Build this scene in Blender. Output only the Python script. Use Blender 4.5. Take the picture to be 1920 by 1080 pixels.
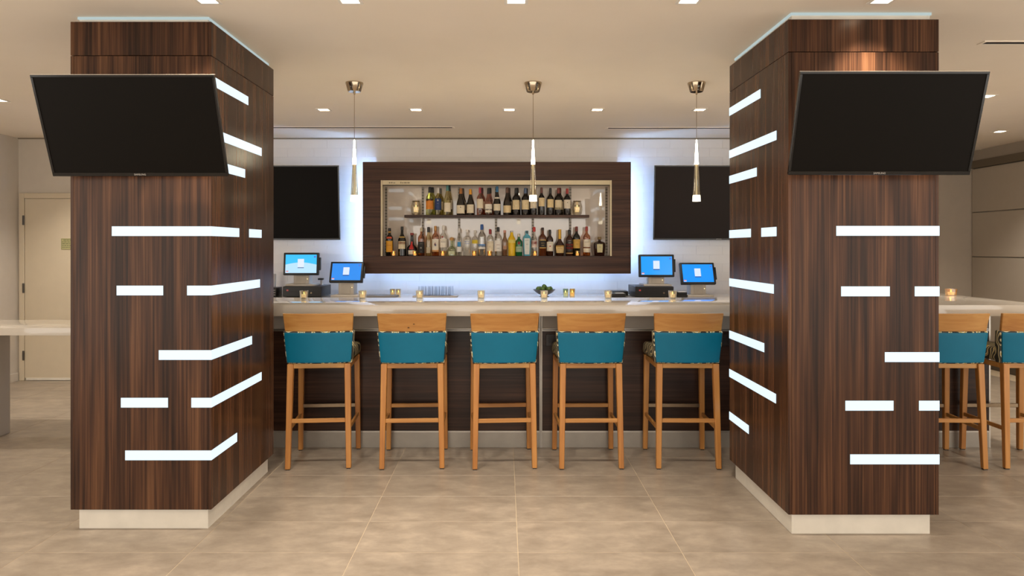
import bpy, bmesh, math, random
from mathutils import Vector, Matrix
random.seed(7)
PI = math.pi
for o in list(bpy.data.objects): bpy.data.objects.remove(o)
SC = bpy.context.scene
COL = SC.collection

# ------------------------------------------------------------------ camera, world, exposure
F, CX, CY, CAMH = 1300.0, 945.0, 463.0, 1.53        # focal length in px, principal point, eye height (1920x1080 frame)
CEIL = 2.78
cam_d = bpy.data.cameras.new('camera'); cam = bpy.data.objects.new('camera', cam_d); COL.objects.link(cam)
cam.location = (0, 0, CAMH); cam.rotation_euler = (PI/2, 0, 0)
cam_d.sensor_width = 36.0; cam_d.lens = F/1920*36.0
cam_d.shift_x = (960-CX)/1920; cam_d.shift_y = -(540-CY)/1920
cam_d.clip_start = 0.05; cam_d.clip_end = 60
SC.camera = cam
SC.view_settings.view_transform = 'Standard'; SC.view_settings.look = 'None'
SC.view_settings.exposure = 0.32; SC.view_settings.gamma = 1.0; SC.view_settings.use_curve_mapping = False
W = bpy.data.worlds.new('world'); SC.world = W; W.use_nodes = True
W.node_tree.nodes['Background'].inputs[0].default_value = (1.0, 0.93, 0.84, 1)
W.node_tree.nodes['Background'].inputs[1].default_value = 1.95
SPOT_W = 125.0            # watts of each ceiling downlight
WARM = (1.0, 0.90, 0.77)

def P(px, py, Y): return ((px-CX)*Y/F, Y, CAMH+(CY-py)*Y/F)      # photo pixel at a known distance
def PX(px, Y): return (px-CX)*Y/F
def PZ(py, Y): return CAMH+(CY-py)*Y/F

# ------------------------------------------------------------------ materials
def lin(c):
    if isinstance(c, str):
        c = tuple(int(c[i:i+2], 16)/255 for i in (0, 2, 4))
    return tuple(x/12.92 if x <= 0.04045 else ((x+0.055)/1.055)**2.4 for x in c) + (1.0,)
MATS = {}
def nm(name):
    m = bpy.data.materials.new(name); m.use_nodes = True
    return m, m.node_tree, m.node_tree.nodes['Principled BSDF']
def N(nt, t, **kw):
    n = nt.nodes.new(t)
    for k, v in kw.items(): setattr(n, k, v)
    return n
def plain(name, col, rough=0.5, metal=0.0, spec=0.5, bump=0.0, bscale=60, coat=0.0, var=0.06, vscale=9):
    if name in MATS: return MATS[name]
    m, nt, b = nm(name); L = nt.links
    c = lin(col)
    tc = N(nt, 'ShaderNodeTexCoord')
    no = N(nt, 'ShaderNodeTexNoise'); no.inputs['Scale'].default_value = vscale; no.inputs['Detail'].default_value = 3
    L.new(tc.outputs['Object'], no.inputs['Vector'])
    r = N(nt, 'ShaderNodeValToRGB')
    r.color_ramp.elements[0].position = .3; r.color_ramp.elements[1].position = .7
    r.color_ramp.elements[0].color = tuple(x*(1-var) for x in c[:3]) + (1,)
    r.color_ramp.elements[1].color = tuple(min(1, x*(1+var)) for x in c[:3]) + (1,)
    L.new(no.outputs['Fac'], r.inputs['Fac']); L.new(r.outputs['Color'], b.inputs['Base Color'])
    b.inputs['Roughness'].default_value = rough; b.inputs['Metallic'].default_value = metal
    b.inputs['Specular IOR Level'].default_value = spec; b.inputs['Coat Weight'].default_value = coat
    b.inputs['Coat Roughness'].default_value = .08
    if bump:
        n2 = N(nt, 'ShaderNodeTexNoise'); n2.inputs['Scale'].default_value = bscale
        L.new(tc.outputs['Object'], n2.inputs['Vector'])
        bp = N(nt, 'ShaderNodeBump'); bp.inputs['Strength'].default_value = bump; bp.inputs['Distance'].default_value = .003
        L.new(n2.outputs['Fac'], bp.inputs['Height']); L.new(bp.outputs['Normal'], b.inputs['Normal'])
    MATS[name] = m; return m
def wood(name, stops, grain='z', fine=70, rough=.3, coat=.25, wob=.35, spec=.5):
    """stops: list of (pos, colour); grain runs along the given local axis"""
    if name in MATS: return MATS[name]
    m, nt, b = nm(name); L = nt.links
    tc = N(nt, 'ShaderNodeTexCoord'); oi = N(nt, 'ShaderNodeObjectInfo')
    ad = N(nt, 'ShaderNodeVectorMath', operation='ADD')
    sc = N(nt, 'ShaderNodeVectorMath', operation='SCALE'); sc.inputs['Scale'].default_value = 7.0
    L.new(oi.outputs['Random'], sc.inputs[0]); L.new(tc.outputs['Object'], ad.inputs[0]); L.new(sc.outputs[0], ad.inputs[1])
    mp = N(nt, 'ShaderNodeMapping')
    k = 1.1
    mp.inputs['Scale'].default_value = {'x': (k, fine, fine), 'y': (fine, k, fine), 'z': (fine, fine, k)}[grain]
    L.new(ad.outputs[0], mp.inputs['Vector'])
    n1 = N(nt, 'ShaderNodeTexNoise'); n1.inputs['Scale'].default_value = 1.0; n1.inputs['Detail'].default_value = 5
    n1.inputs['Distortion'].default_value = wob; n1.inputs['Roughness'].default_value = .6
    L.new(mp.outputs[0], n1.inputs['Vector'])
    mp2 = N(nt, 'ShaderNodeMapping')
    q = fine*.17
    mp2.inputs['Scale'].default_value = {'x': (.8, q, q), 'y': (q, .8, q), 'z': (q, q, .8)}[grain]
    L.new(ad.outputs[0], mp2.inputs['Vector'])
    n2 = N(nt, 'ShaderNodeTexNoise'); n2.inputs['Scale'].default_value = 1.0; n2.inputs['Detail'].default_value = 2
    L.new(mp2.outputs[0], n2.inputs['Vector'])
    mx = N(nt, 'ShaderNodeMix'); mx.data_type = 'FLOAT'; mx.inputs[0].default_value = .45
    L.new(n1.outputs['Fac'], mx.inputs[2]); L.new(n2.outputs['Fac'], mx.inputs[3])
    r = N(nt, 'ShaderNodeValToRGB'); e = r.color_ramp.elements
    e[0].position, e[0].color = stops[0][0], lin(stops[0][1]); e[1].position, e[1].color = stops[-1][0], lin(stops[-1][1])
    for p, c in stops[1:-1]:
        x = e.new(p); x.color = lin(c)
    L.new(mx.outputs[0], r.inputs['Fac']); L.new(r.outputs['Color'], b.inputs['Base Color'])
    b.inputs['Roughness'].default_value = rough; b.inputs['Coat Weight'].default_value = coat; b.inputs['Coat Roughness'].default_value = .12; b.inputs['Specular IOR Level'].default_value = spec
    MATS[name] = m; return m
def emit(name, col, strength, rough=.4):
    if name in MATS: return MATS[name]
    m, nt, b = nm(name)
    b.inputs['Base Color'].default_value = tuple(x*.12 for x in lin(col)[:3])+(1,); b.inputs['Emission Color'].default_value = lin(col)
    b.inputs['Emission Strength'].default_value = strength; b.inputs['Roughness'].default_value = rough
    MATS[name] = m; return m
def glass(name, tint, gloss=.10, rough=.03):
    """tinted see-through glass: transparent with a Fresnel-weighted sheen"""
    if name in MATS: return MATS[name]
    m = bpy.data.materials.new(name); m.use_nodes = True; nt = m.node_tree; L = nt.links
    for n in list(nt.nodes): nt.nodes.remove(n)
    out = N(nt, 'ShaderNodeOutputMaterial')
    tr = N(nt, 'ShaderNodeBsdfTransparent'); tr.inputs['Color'].default_value = lin(tint)
    gl = N(nt, 'ShaderNodeBsdfGlossy'); gl.inputs['Roughness'].default_value = rough; gl.inputs['Color'].default_value = (1, 1, 1, 1)
    lw = N(nt, 'ShaderNodeLayerWeight'); lw.inputs['Blend'].default_value = .35
    ma = N(nt, 'ShaderNodeMath', operation='MULTIPLY_ADD'); ma.inputs[1].default_value = .5; ma.inputs[2].default_value = gloss
    ma.use_clamp = True
    L.new(lw.outputs['Facing'], ma.inputs[0])
    mx = N(nt, 'ShaderNodeMixShader'); L.new(ma.outputs[0], mx.inputs[0]); L.new(tr.outputs[0], mx.inputs[1]); L.new(gl.outputs[0], mx.inputs[2])
    L.new(mx.outputs[0], out.inputs['Surface'])
    MATS[name] = m; return m

WAL = [(.30, '1a0f0a'), (.43, '322016'), (.52, '472d1e'), (.61, '5e3f2a'), (.75, '785439')]
M_WALV = wood('walnut_vertical', WAL, 'z', 95, .27, .0, spec=.22)
M_WALH = wood('walnut_horizontal', [(.28, '281a14'), (.45, '432d23'), (.6, '573c2e'), (.75, '6c4f3d')], 'x', 62, .35, .0, spec=.3)
M_WALD = wood('dark_walnut_horizontal', [(.28, '170e0a'), (.45, '2e1e17'), (.6, '422c21'), (.75, '5a3e2e')], 'x', 52, .3, .0, spec=.3)
M_OAK = wood('honey_wood', [(.28, '955d2c'), (.45, 'ae783c'), (.6, 'bd8b4c'), (.78, 'cb9d60')], 'x', 34, .42, .1)
M_OAKV = wood('honey_wood_upright', [(.28, '925a28'), (.45, 'aa7034'), (.6, 'b88040'), (.78, 'c69252')], 'z', 34, .42, .1)
M_STEEL = plain('brushed_steel', '917f69', .30, 1.0, var=.05, vscale=30)
M_NICKEL = plain('polished_nickel', 'b9a890', .16, 1.0, var=.02)
M_LTMETAL = plain('satin_aluminium', 'c3bdb4', .35, .85, var=.03)
M_STRIP = emit('light_strip_white', 'dcf3ff', .89)
M_LED = emit('led_blue_white', '9cc6ff', 85.0)
M_LEDB = emit('led_blue_white_soft', '9cc6ff', 24.0)
M_LENS = emit('downlight_lens', 'ffeccb', 9.0)
M_PEND = emit('pendant_glow', 'fff0cc', 42.0)
M_FLAME = emit('candle_glow', 'ffcf70', 7.0)
M_CREAMWALL = plain('painted_wall_cream', 'd0c7ba', .6, bump=.05, bscale=160, var=.02)
M_CEIL = plain('ceiling_paint', 'faefdf', .75, bump=.04, bscale=200, var=.015, vscale=2)
M_GREYWALL = plain('taupe_wall_paint', 'b4a99b', .6, var=.02)
M_TILE = plain('white_glazed_tile', 'eae7e4', .22, var=.025, vscale=3, coat=.2)
M_GROUT = plain('white_grout', 'e2deda', .8)
M_DOOR = plain('door_paint', 'd6c8b0', .45, var=.015)
M_SLAB = plain('white_quartz', 'd6cdc0', .04, var=.006, vscale=40, coat=.5)
M_BAND = plain('grey_laminate', 'aaa49c', .4, var=.03)
M_KICK = plain('kick_aluminium', 'a39c92', .38, .55, var=.04, vscale=14)
M_TVSCR = plain('tv_screen', '15120f', .42, spec=.06, var=.0)
M_TVSCR_REFL = plain('tv_screen_reflection', '2e2724', .45, spec=.12, var=.0)  # lighter brown base colour stands in for a reflection on the screen
M_TVBEZ = plain('glossy_black_plastic', '0d0b0a', .12, var=.0)
M_BLACK = plain('black_plastic', '1b1918', .38, var=.04)
M_DARK = plain('dark_slot', '241d18', .7, var=.0)
M_POSGREY = plain('warm_grey_plastic', 'b5aca0', .4, var=.02)
M_BLUE = plain('teal_leather', '006684', .42, spec=.3, bump=.12, bscale=420, var=.05, vscale=5)
M_WHITE = plain('white_plastic', 'efe9df', .4, var=.0)
M_RAIL = plain('zinc_rail', '8d8478', .35, .7, var=.05)
M_BACKP = plain('back_painted_panel', 'e2d6ca', .03, var=.01, coat=1.0, spec=1.0)
MATS['back_painted_panel'].node_tree.nodes['Principled BSDF'].inputs['Coat Roughness'].default_value = .01
M_TRIM = plain('cream_aluminium', 'd9c9a6', .35, .25, var=.02)
M_RUBBER = plain('bar_mat_rubber', '6b6560', .7, var=.05)
M_LIME = plain('lime_skin', '44602a', .45, bump=.2, bscale=180, var=.25, vscale=30)
M_BOWL = plain('gunmetal_bowl', '4b4742', .3, .6, var=.05)

def floor_mat(name, grout=False):
    m, nt, b = nm(name); L = nt.links
    ge = N(nt, 'ShaderNodeNewGeometry'); oi = N(nt, 'ShaderNodeObjectInfo')
    sc = N(nt, 'ShaderNodeVectorMath', operation='SCALE'); sc.inputs['Scale'].default_value = 11.0
    L.new(oi.outputs['Random'], sc.inputs[0])
    ad = N(nt, 'ShaderNodeVectorMath', operation='ADD'); L.new(ge.outputs['Position'], ad.inputs[0]); L.new(sc.outputs[0], ad.inputs[1])
    mp = N(nt, 'ShaderNodeMapping'); mp.inputs['Scale'].default_value = (1.4, 2.4, 1); L.new(ad.outputs[0], mp.inputs['Vector'])
    n1 = N(nt, 'ShaderNodeTexNoise'); n1.inputs['Scale'].default_value = 4.2; n1.inputs['Detail'].default_value = 9; n1.inputs['Roughness'].default_value = .66
    n1.inputs['Distortion'].default_value = .15
    L.new(mp.outputs[0], n1.inputs['Vector'])
    r = N(nt, 'ShaderNodeValToRGB'); e = r.color_ramp.elements
    e[0].position, e[0].color = .3, lin('807365'); e[1].position, e[1].color = .74, lin('a79887')
    x = e.new(.52); x.color = lin('928576')
    L.new(n1.outputs['Fac'], r.inputs['Fac']); L.new(r.outputs['Color'], b.inputs['Base Color'])
    b.inputs['Roughness'].default_value = .34; b.inputs['Specular IOR Level'].default_value = .5
    MATS[name] = m; return m
M_FLOOR = floor_mat('stone_floor_tile')
M_FGROUT = plain('floor_grout', 'b8a68c', .8, var=.03)

def fabric():
    m, nt, b = nm('wavy_stripe_fabric'); L = nt.links
    tc = N(nt, 'ShaderNodeTexCoord'); mp = N(nt, 'ShaderNodeMapping')
    mp.inputs['Rotation'].default_value = (0, .5, .25); L.new(tc.outputs['Object'], mp.inputs['Vector'])
    w = N(nt, 'ShaderNodeTexWave', wave_type='BANDS', bands_direction='Y'); w.inputs['Scale'].default_value = 5.5
    w.inputs['Distortion'].default_value = 5.0; w.inputs['Detail'].default_value = 0; w.inputs['Detail Scale'].default_value = 2.4
    L.new(mp.outputs[0], w.inputs['Vector'])
    r = N(nt, 'ShaderNodeValToRGB'); r.color_ramp.interpolation = 'CONSTANT'; e = r.color_ramp.elements
    e[0].position, e[0].color = 0, lin('2a2926'); e[1].position, e[1].color = .26, lin('cdc39a')
    for p, c in ((.42, '77776c'), (.56, 'cfae48'), (.72, 'e6dfc4'), (.86, '45443e')):
        x = e.new(p); x.color = lin(c)
    L.new(w.outputs['Fac'], r.inputs['Fac']); L.new(r.outputs['Color'], b.inputs['Base Color']); b.inputs['Roughness'].default_value = .8
    return m
M_FAB = fabric()

# ------------------------------------------------------------------ mesh helpers
class MB:
    def __init__(s): s.v = []; s.f = []
    def quadbox(s, a, b):                      # two quads (4 pts each) joined into a solid
        n = len(s.v); s.v += list(a)+list(b)
        s.f += [(n+3, n+2, n+1, n), (n+4, n+5, n+6, n+7)]
        for i in range(4):
            j = (i+1) % 4; s.f.append((n+i, n+j, n+4+j, n+4+i))
        return s
    def box(s, x0, x1, y0, y1, z0, z1):
        return s.quadbox([(x0, y0, z0), (x1, y0, z0), (x1, y1, z0), (x0, y1, z0)], [(x0, y0, z1), (x1, y0, z1), (x1, y1, z1), (x0, y1, z1)])
    def bar(s, p, q, w0, w1=None, d0=None, d1=None):   # tapered upright bar from p to q (x width w, y depth d)
        w1 = w1 or w0; d0 = d0 or w0; d1 = d1 or w1
        def qd(c, w, d): return [(c[0]-w/2, c[1]-d/2, c[2]), (c[0]+w/2, c[1]-d/2, c[2]), (c[0]+w/2, c[1]+d/2, c[2]), (c[0]-w/2, c[1]+d/2, c[2])]
        return s.quadbox(qd(p, w0, d0), qd(q, w1, d1))
    def lathe(s, prof, seg=20, cx=0, cy=0, cz=0, sq=2.0, sy=1.0, a0=0, a1=2*PI, caps=True):
        full = abs(a1-a0-2*PI) < 1e-6
        k = seg if full else seg+1
        n = len(s.v)
        for r, z in prof:
            for i in range(k):
                a = a0+(a1-a0)*i/seg
                c, d = math.cos(a), math.sin(a)
                q = (abs(c)**sq+abs(d)**sq)**(-1/sq) if sq != 2 else 1
                s.v.append((cx+r*c*q, cy+r*d*q*sy, cz+z))
        for j in range(len(prof)-1):
            for i in range(seg):
                i2 = (i+1) % k
                s.f.append((n+j*k+i, n+j*k+i2, n+(j+1)*k+i2, n+(j+1)*k+i))
        if full and caps:
            if prof[0][0] > 1e-5: s.f.append(tuple(n+i for i in reversed(range(k))))
            if prof[-1][0] > 1e-5: s.f.append(tuple(n+(len(prof)-1)*k+i for i in range(k)))
        return s
    def prism(s, pts, z0, z1):                 # outline in x,y (ccw) extruded along z
        n = len(s.v); k = len(pts)
        s.v += [(x, y, z0) for x, y in pts]+[(x, y, z1) for x, y in pts]
        s.f += [tuple(n+i for i in reversed(range(k))), tuple(n+k+i for i in range(k))]
        for i in range(k):
            j = (i+1) % k; s.f.append((n+i, n+j, n+k+j, n+k+i))
        return s
    def mesh(s, name, bevel=0, seg=2, smooth=True):
        me = bpy.data.meshes.new(name); me.from_pydata([tuple(p) for p in s.v], [], s.f)
        if bevel:
            bm = bmesh.new(); bm.from_mesh(me)
            bmesh.ops.bevel(bm, geom=bm.edges[:], offset=bevel, segments=seg, profile=.5, affect='EDGES', clamp_overlap=True)
            bm.to_mesh(me); bm.free()
        if smooth:
            for p in me.polygons: p.use_smooth = True
            me.set_sharp_from_angle(angle=math.radians(32))
        me.update(); return me
def link(name, me, mat, parent=None, loc=(0, 0, 0), rot=(0, 0, 0)):
    o = bpy.data.objects.new(name, me)
    if mat is not None and (not me.materials): me.materials.append(mat)
    o.location = loc; o.rotation_euler = rot
    COL.objects.link(o)
    if parent: o.parent = parent
    return o
def part(name, mb, mat, parent, bevel=0, seg=2, loc=(0, 0, 0), rot=(0, 0, 0)):
    return link(name, mb.mesh(name, bevel, seg), mat, parent, loc, rot)
def tag(o, label, cat, group=None):
    o['label'] = label; o['category'] = cat
    if group: o['group'] = group
    return o
def thing(name, label, cat, loc=(0, 0, 0), rotz=0, group=None):
    o = bpy.data.objects.new(name, None); COL.objects.link(o); o.empty_display_size = .1
    o.location = loc; o.rotation_euler = (0, 0, rotz)
    return tag(o, label, cat, group)
def struct(name, mb, mat, bevel=0):
    o = link(name, mb.mesh(name, bevel), mat); o['kind'] = 'structure'; return o
def copy_tree(o, parent=None):
    c = o.copy(); COL.objects.link(c); c.parent = parent
    for ch in list(o.children): copy_tree(ch, c)
    return c
def box(x0, x1, y0, y1, z0, z1): return MB().box(x0, x1, y0, y1, z0, z1)
def text_mesh(s, size, extrude=.0004, bend=None, align='CENTER', squeeze=1.0):
    """lettering standing in the x-z plane facing -y; bend = radius of the cylinder it lies on"""
    cu = bpy.data.curves.new('lettering', 'FONT'); cu.body = s; cu.size = size; cu.extrude = extrude; cu.align_x = align; cu.align_y = 'CENTER'
    cu.resolution_u = 2
    o = bpy.data.objects.new('lettering', cu); COL.objects.link(o)
    dg = bpy.context.evaluated_depsgraph_get(); dg.update()
    me = bpy.data.meshes.new_from_object(o.evaluated_get(dg))
    bpy.data.objects.remove(o)
    for v in me.vertices:
        x, y, d = v.co.x*squeeze, v.co.y, v.co.z
        if bend: a = x/bend; v.co = (math.sin(a)*(bend+d), -math.cos(a)*(bend+d), y)
        else: v.co = (x, -d, y)
    return me

# ------------------------------------------------------------------ room shell
XL, XR, YB, YB2, YF, XC = -5.57, 6.11, 7.95, 9.02, -3.0, 4.25
fl = struct('floor', box(XL-.1, XR+.1, YF, YB2+.1, -.12, -.0010), M_FGROUT)
TX, TY, TX0, TY0, G = .821, .391, .07, 5.035, .003
tile_me = box(-TX/2+G/2, TX/2-G/2, -TY/2+G/2, TY/2-G/2, -.010, 0).mesh('floor_tile', .0006, 1)
tile_me.materials.append(M_FLOOR)
for j in range(-6, 11):
    for i in range(-7, 8):
        x, y = TX0+(i-.5)*TX, TY0+(j-.5)*TY
        if x-TX/2 < XL-.12 or x+TX/2 > XR+.6 or y+TY/2 > YB2+.3: continue
        if y > YB and -4.9 < x < XC-.2: continue
        o = link('floor_tile', tile_me, None, fl, (x, y, 0))
o = link('floor_expanse', box(XL-.1, XR+.1, YF, TY0-6.5*TY-TY/2, -.010, 0).mesh('floor_expanse'), M_FLOOR, fl)

struct('ceiling', box(XL-.1, XR+.1, YF, YB2+.1, CEIL, CEIL+.1), M_CEIL)
struct('wall_left', box(XL-.1, XL, 3.2, YB+.1, 0, CEIL), M_CREAMWALL)
wb = struct('wall_back', box(XL, XC, YB+.004, YB+.12, 0, CEIL), M_CREAMWALL)
struct('wall_return', box(XC-.1, XC, YB+.12, YB2, 0, CEIL), M_GREYWALL)
struct('wall_back_right', box(XC, XR, YB2, YB2+.1, 0, CEIL), M_GREYWALL)
wr = struct('wall_right', box(XR, XR+.1, 3.2, YB2, 0, CEIL), M_GREYWALL)
zs = [.10, .263, .833, 1.403, 1.974, 2.540]
M_PANEL = plain('beige_wall_panel', 'bcb1a2', .5, var=.015)
for a, b in zip(zs[:-1], zs[1:]):
    part('wall_panel', box(XR-.03, XR-.002, 4.2, YB2-.01, a+.006, b-.006), M_PANEL, wr, .003, 1)
struct('trim_1', box(XR-.05, XR-.001, 3.4, YB2-.01, 2.545, 2.64), plain('dark_taupe_trim', '6d6252', .5, var=.02))
struct('baseboard_right', box(XR-.032, XR-.003, 3.4, YB2-.01, 0, .095), plain('dark_base', '544a3e', .5, var=.02))
struct('ceiling_shadow_line', box(XL+.001, XC-.002, YB-.008, YB+.003, CEIL-.014, CEIL-.001), plain('painted_ceiling_shadow', '8d8170', .6, var=.02))  # dark strip painted in for the shadow line where wall meets ceiling
struct('baseboard_left', box(XL+.002, XL+.016, 3.4, YB, .001, .09), M_CREAMWALL)
# glazed tiles on the back wall, running bond, where they show around the cabinet, television sets and pillars
TW, TH = .302, .1015
wt = {}
PANEL = (-1.575, 1.410, 1.234, 2.478)
def tile_mesh(w):
    k = round(w, 3)
    if k not in wt:
        wt[k] = box(-w/2+.0007, w/2-.0007, -.003, .0035, -TH/2+.0007, TH/2-.0007).mesh('wall_tile', .0006, 1); wt[k].materials.append(M_TILE)
    return wt[k]
gb = link('grout_bed', box(-2.78, 2.95, YB-.0015, YB+.0038, .95, CEIL-.016).mesh('grout_bed'), M_GROUT, wb)
row = 0; z = CEIL-.018-TH/2; ntile = 0
while z-TH/2 > 1.0:
    x = -2.78+(TW/2 if row % 2 else 0)-TW/2
    while x < 2.95:
        a, b = max(x, -2.78), min(x+TW, 2.95); x += TW
        if b-a < .03: continue
        if a > PANEL[0]+.16 and b < PANEL[1]-.16 and z+TH/2 < PANEL[3]-.0 and z-TH/2 > PANEL[2]+.12: continue
        if (b < -2.05 or a > 1.9) and 1.68 < z-TH/2 and z+TH/2 < 2.38: continue
        link('wall_tile', tile_mesh(b-a), None, wb, ((a+b)/2, YB-.0015, z)); ntile += 1
    z -= TH; row += 1

# door in the back wall, far left
D0, D1, DT = PX(48, YB), PX(48, YB)+.94, 2.082
dr = thing('door_1', None, None, (D0, YB, 0)); del dr['label'], dr['category']; dr['kind'] = 'structure'
w = D1-D0
part('door_frame', MB().box(-.062, -.004, -.022, .003, 0, DT+.065).box(w+.004, w+.062, -.022, .003, 0, DT+.065).box(-.004, w+.004, -.022, .003, DT+.004, DT+.065), M_DOOR, dr, .004, 1)
leaf = part('door_leaf', box(0, w, -.014, .003, .03, DT), M_DOOR, dr, .002, 1)
for py in (413, 540, 666):
    part('hinge', MB().box(-.020, .004, -.031, -.021, PZ(py, YB)-.055, PZ(py, YB)+.055), plain('dark_hinge', '6d6a66', .3, .8), dr, .003, 1)
part('door_gap_light', box(.02, w-.005, -.02, -.0145, .006, .032), plain('painted_gap_light', 'f2ede2', .3, .2), dr)  # pale bar standing in for light through the gap under the door
part('door_handle', MB().box(w-.16, w-.05, -.07, -.055, 1.0, 1.02).box(w-.075, w-.05, -.056, -.014, .995, 1.025), M_STEEL, dr, .004, 1)
sx0 = PX(116, YB)-D0; sz0, sz1 = PZ(468, YB), PZ(447, YB)
M_SIGN = plain('pale_green_notice', 'bdb686', .5, var=.03)
sg = part('door_notice', box(sx0, sx0+.26, -.018, -.0145, sz0, sz1), M_SIGN, dr, .002, 1)
M_SIGNL = plain('green_notice_ink', '6f7650', .6)
part('notice_border', MB().box(sx0+.006, sx0+.254, -.0192, -.018, sz1-.008, sz1-.005).box(sx0+.006, sx0+.254, -.0192, -.018, sz0+.005, sz0+.008).box(sx0+.006, sx0+.009, -.0192, -.018, sz0+.005, sz1-.005).box(sx0+.251, sx0+.254, -.0192, -.018, sz0+.005, sz1-.005), M_SIGNL, sg)
for k in range(5):
    zc = sz1-.02-k*.0205; a = .03 if k == 0 else .016
    mb = MB(); x = sx0+a; rr = random.Random(k)
    while x < sx0+.26-a-.02:
        d = rr.uniform(.012, .034); mb.box(x, min(x+d, sx0+.26-a), -.0192, -.018, zc-.004, zc+.004); x += d+.006
    part('notice_line', mb, M_SIGNL, sg)

# ------------------------------------------------------------------ ceiling fittings
spot_d = bpy.data.lights.new('downlight_lamp', 'SPOT'); spot_d.energy = SPOT_W; spot_d.color = WARM
spot_d.spot_size = math.radians(104); spot_d.spot_blend = 1.0; spot_d.shadow_soft_size = .05
dl_trim = MB()
S, I = .060, .044
dl_trim.box(-S, S, -S, -I, -.006, 0).box(-S, S, I, S, -.006, 0).box(-S, -I, -I, I, -.006, 0).box(I, S, -I, I, -.006, 0)
dl_trim = dl_trim.mesh('trim', .001, 1); dl_trim.materials.append(M_WHITE)
dl_lens = box(-I, I, -I, I, -.003, -.0005).mesh('lens'); dl_lens.materials.append(M_LENS)
def downlight(x, y, label, seen=True, group=None):
    t = thing('downlight', label, 'ceiling light', (x, y, CEIL), 0, group)
    link('trim', dl_trim, None, t); link('lens', dl_lens, None, t)
    l = bpy.data.objects.new('lamp', spot_d); COL.objects.link(l); l.parent = t; l.location = (0, 0, -.012)
names = ['leftmost square downlight of the row over the back bar', 'square downlight over the back bar, second from left', 'square downlight over the back bar above the bottle cabinet middle',
         'square downlight over the back bar, second from right', 'rightmost square downlight over the back bar, behind a pendant wire']
for px, nme in zip((607, 780, 955, 1120, 1312), names): downlight(PX(px, 6.30), 6.30, nme)
names = ['square downlight at the top edge, just right of the left pillar top', 'square downlight at the top edge, second from left', 'square downlight at the top edge, in the middle of the ceiling',
         'square downlight at the top edge, second from right', 'square downlight at the top edge, above the right pillar']
for px, nme in zip((387, 655, 968, 1293, 1657), names): downlight(PX(px, 3.50), 3.50, nme)
downlight(PX(1850, 5.74), 5.74, 'square downlight beside the right edge of the right television')
downlight(PX(1875, 7.49), 7.49, 'square downlight over the taupe panelled wall at far right')
downlight(-2.78, 3.62, 'downlight at the top left corner of the ceiling')
for i, (x, y) in enumerate([(-4.3, 5.9), (-4.6, 7.2), (-3.4, 1.2), (-1.2, 1.2), (1.2, 1.2), (3.4, 1.2), (3.9, 3.5), (-4.4, 3.5), (-2.4, -1), (0, -1), (2.4, -1), (5.4, 6.1), (5.2, 4.0)]):  # unseen lamps, added to brighten the room and its right side
    downlight(x, y, 'added square downlight outside the picture, there for its light', group='added downlights out of view')
def slot(x0, x1, y, w, label):
    t = thing('slot_diffuser', label, 'air vent', ((x0+x1)/2, y, CEIL)); h = (x1-x0)/2
    part('slot_frame', MB().box(-h-.02, h+.02, -w/2-.012, -w/2, -.005, 0).box(-h-.02, h+.02, w/2, w/2+.012, -.005, 0).box(-h-.02, -h, -w/2, w/2, -.005, 0).box(h, h+.02, -w/2, w/2, -.005, 0), M_CEIL, t)
    part('dark_slot', box(-h, h, -w/2, w/2, -.002, -.0003), M_DARK, t)
    part('blade', box(-h, h, -.003, .003, -.006, -.002), M_DARK, t)
slot(PX(517, 7.25)-.5, PX(848, 7.25), 7.25, .06, 'long dark slot vent in the ceiling left of the bottle cabinet')
slot(PX(1140, 7.28), 2.9, 7.28, .06, 'long dark slot vent in the ceiling right of the bottle cabinet')
slot(PX(1845, 4.24), 4.3, 4.24, .05, 'short slot vent in the ceiling right of the right pillar')
slot(PX(1770, 8.9), PX(1866, 8.9), 8.9, .03, 'thin dark slot in the ceiling by the far right wall')

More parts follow.
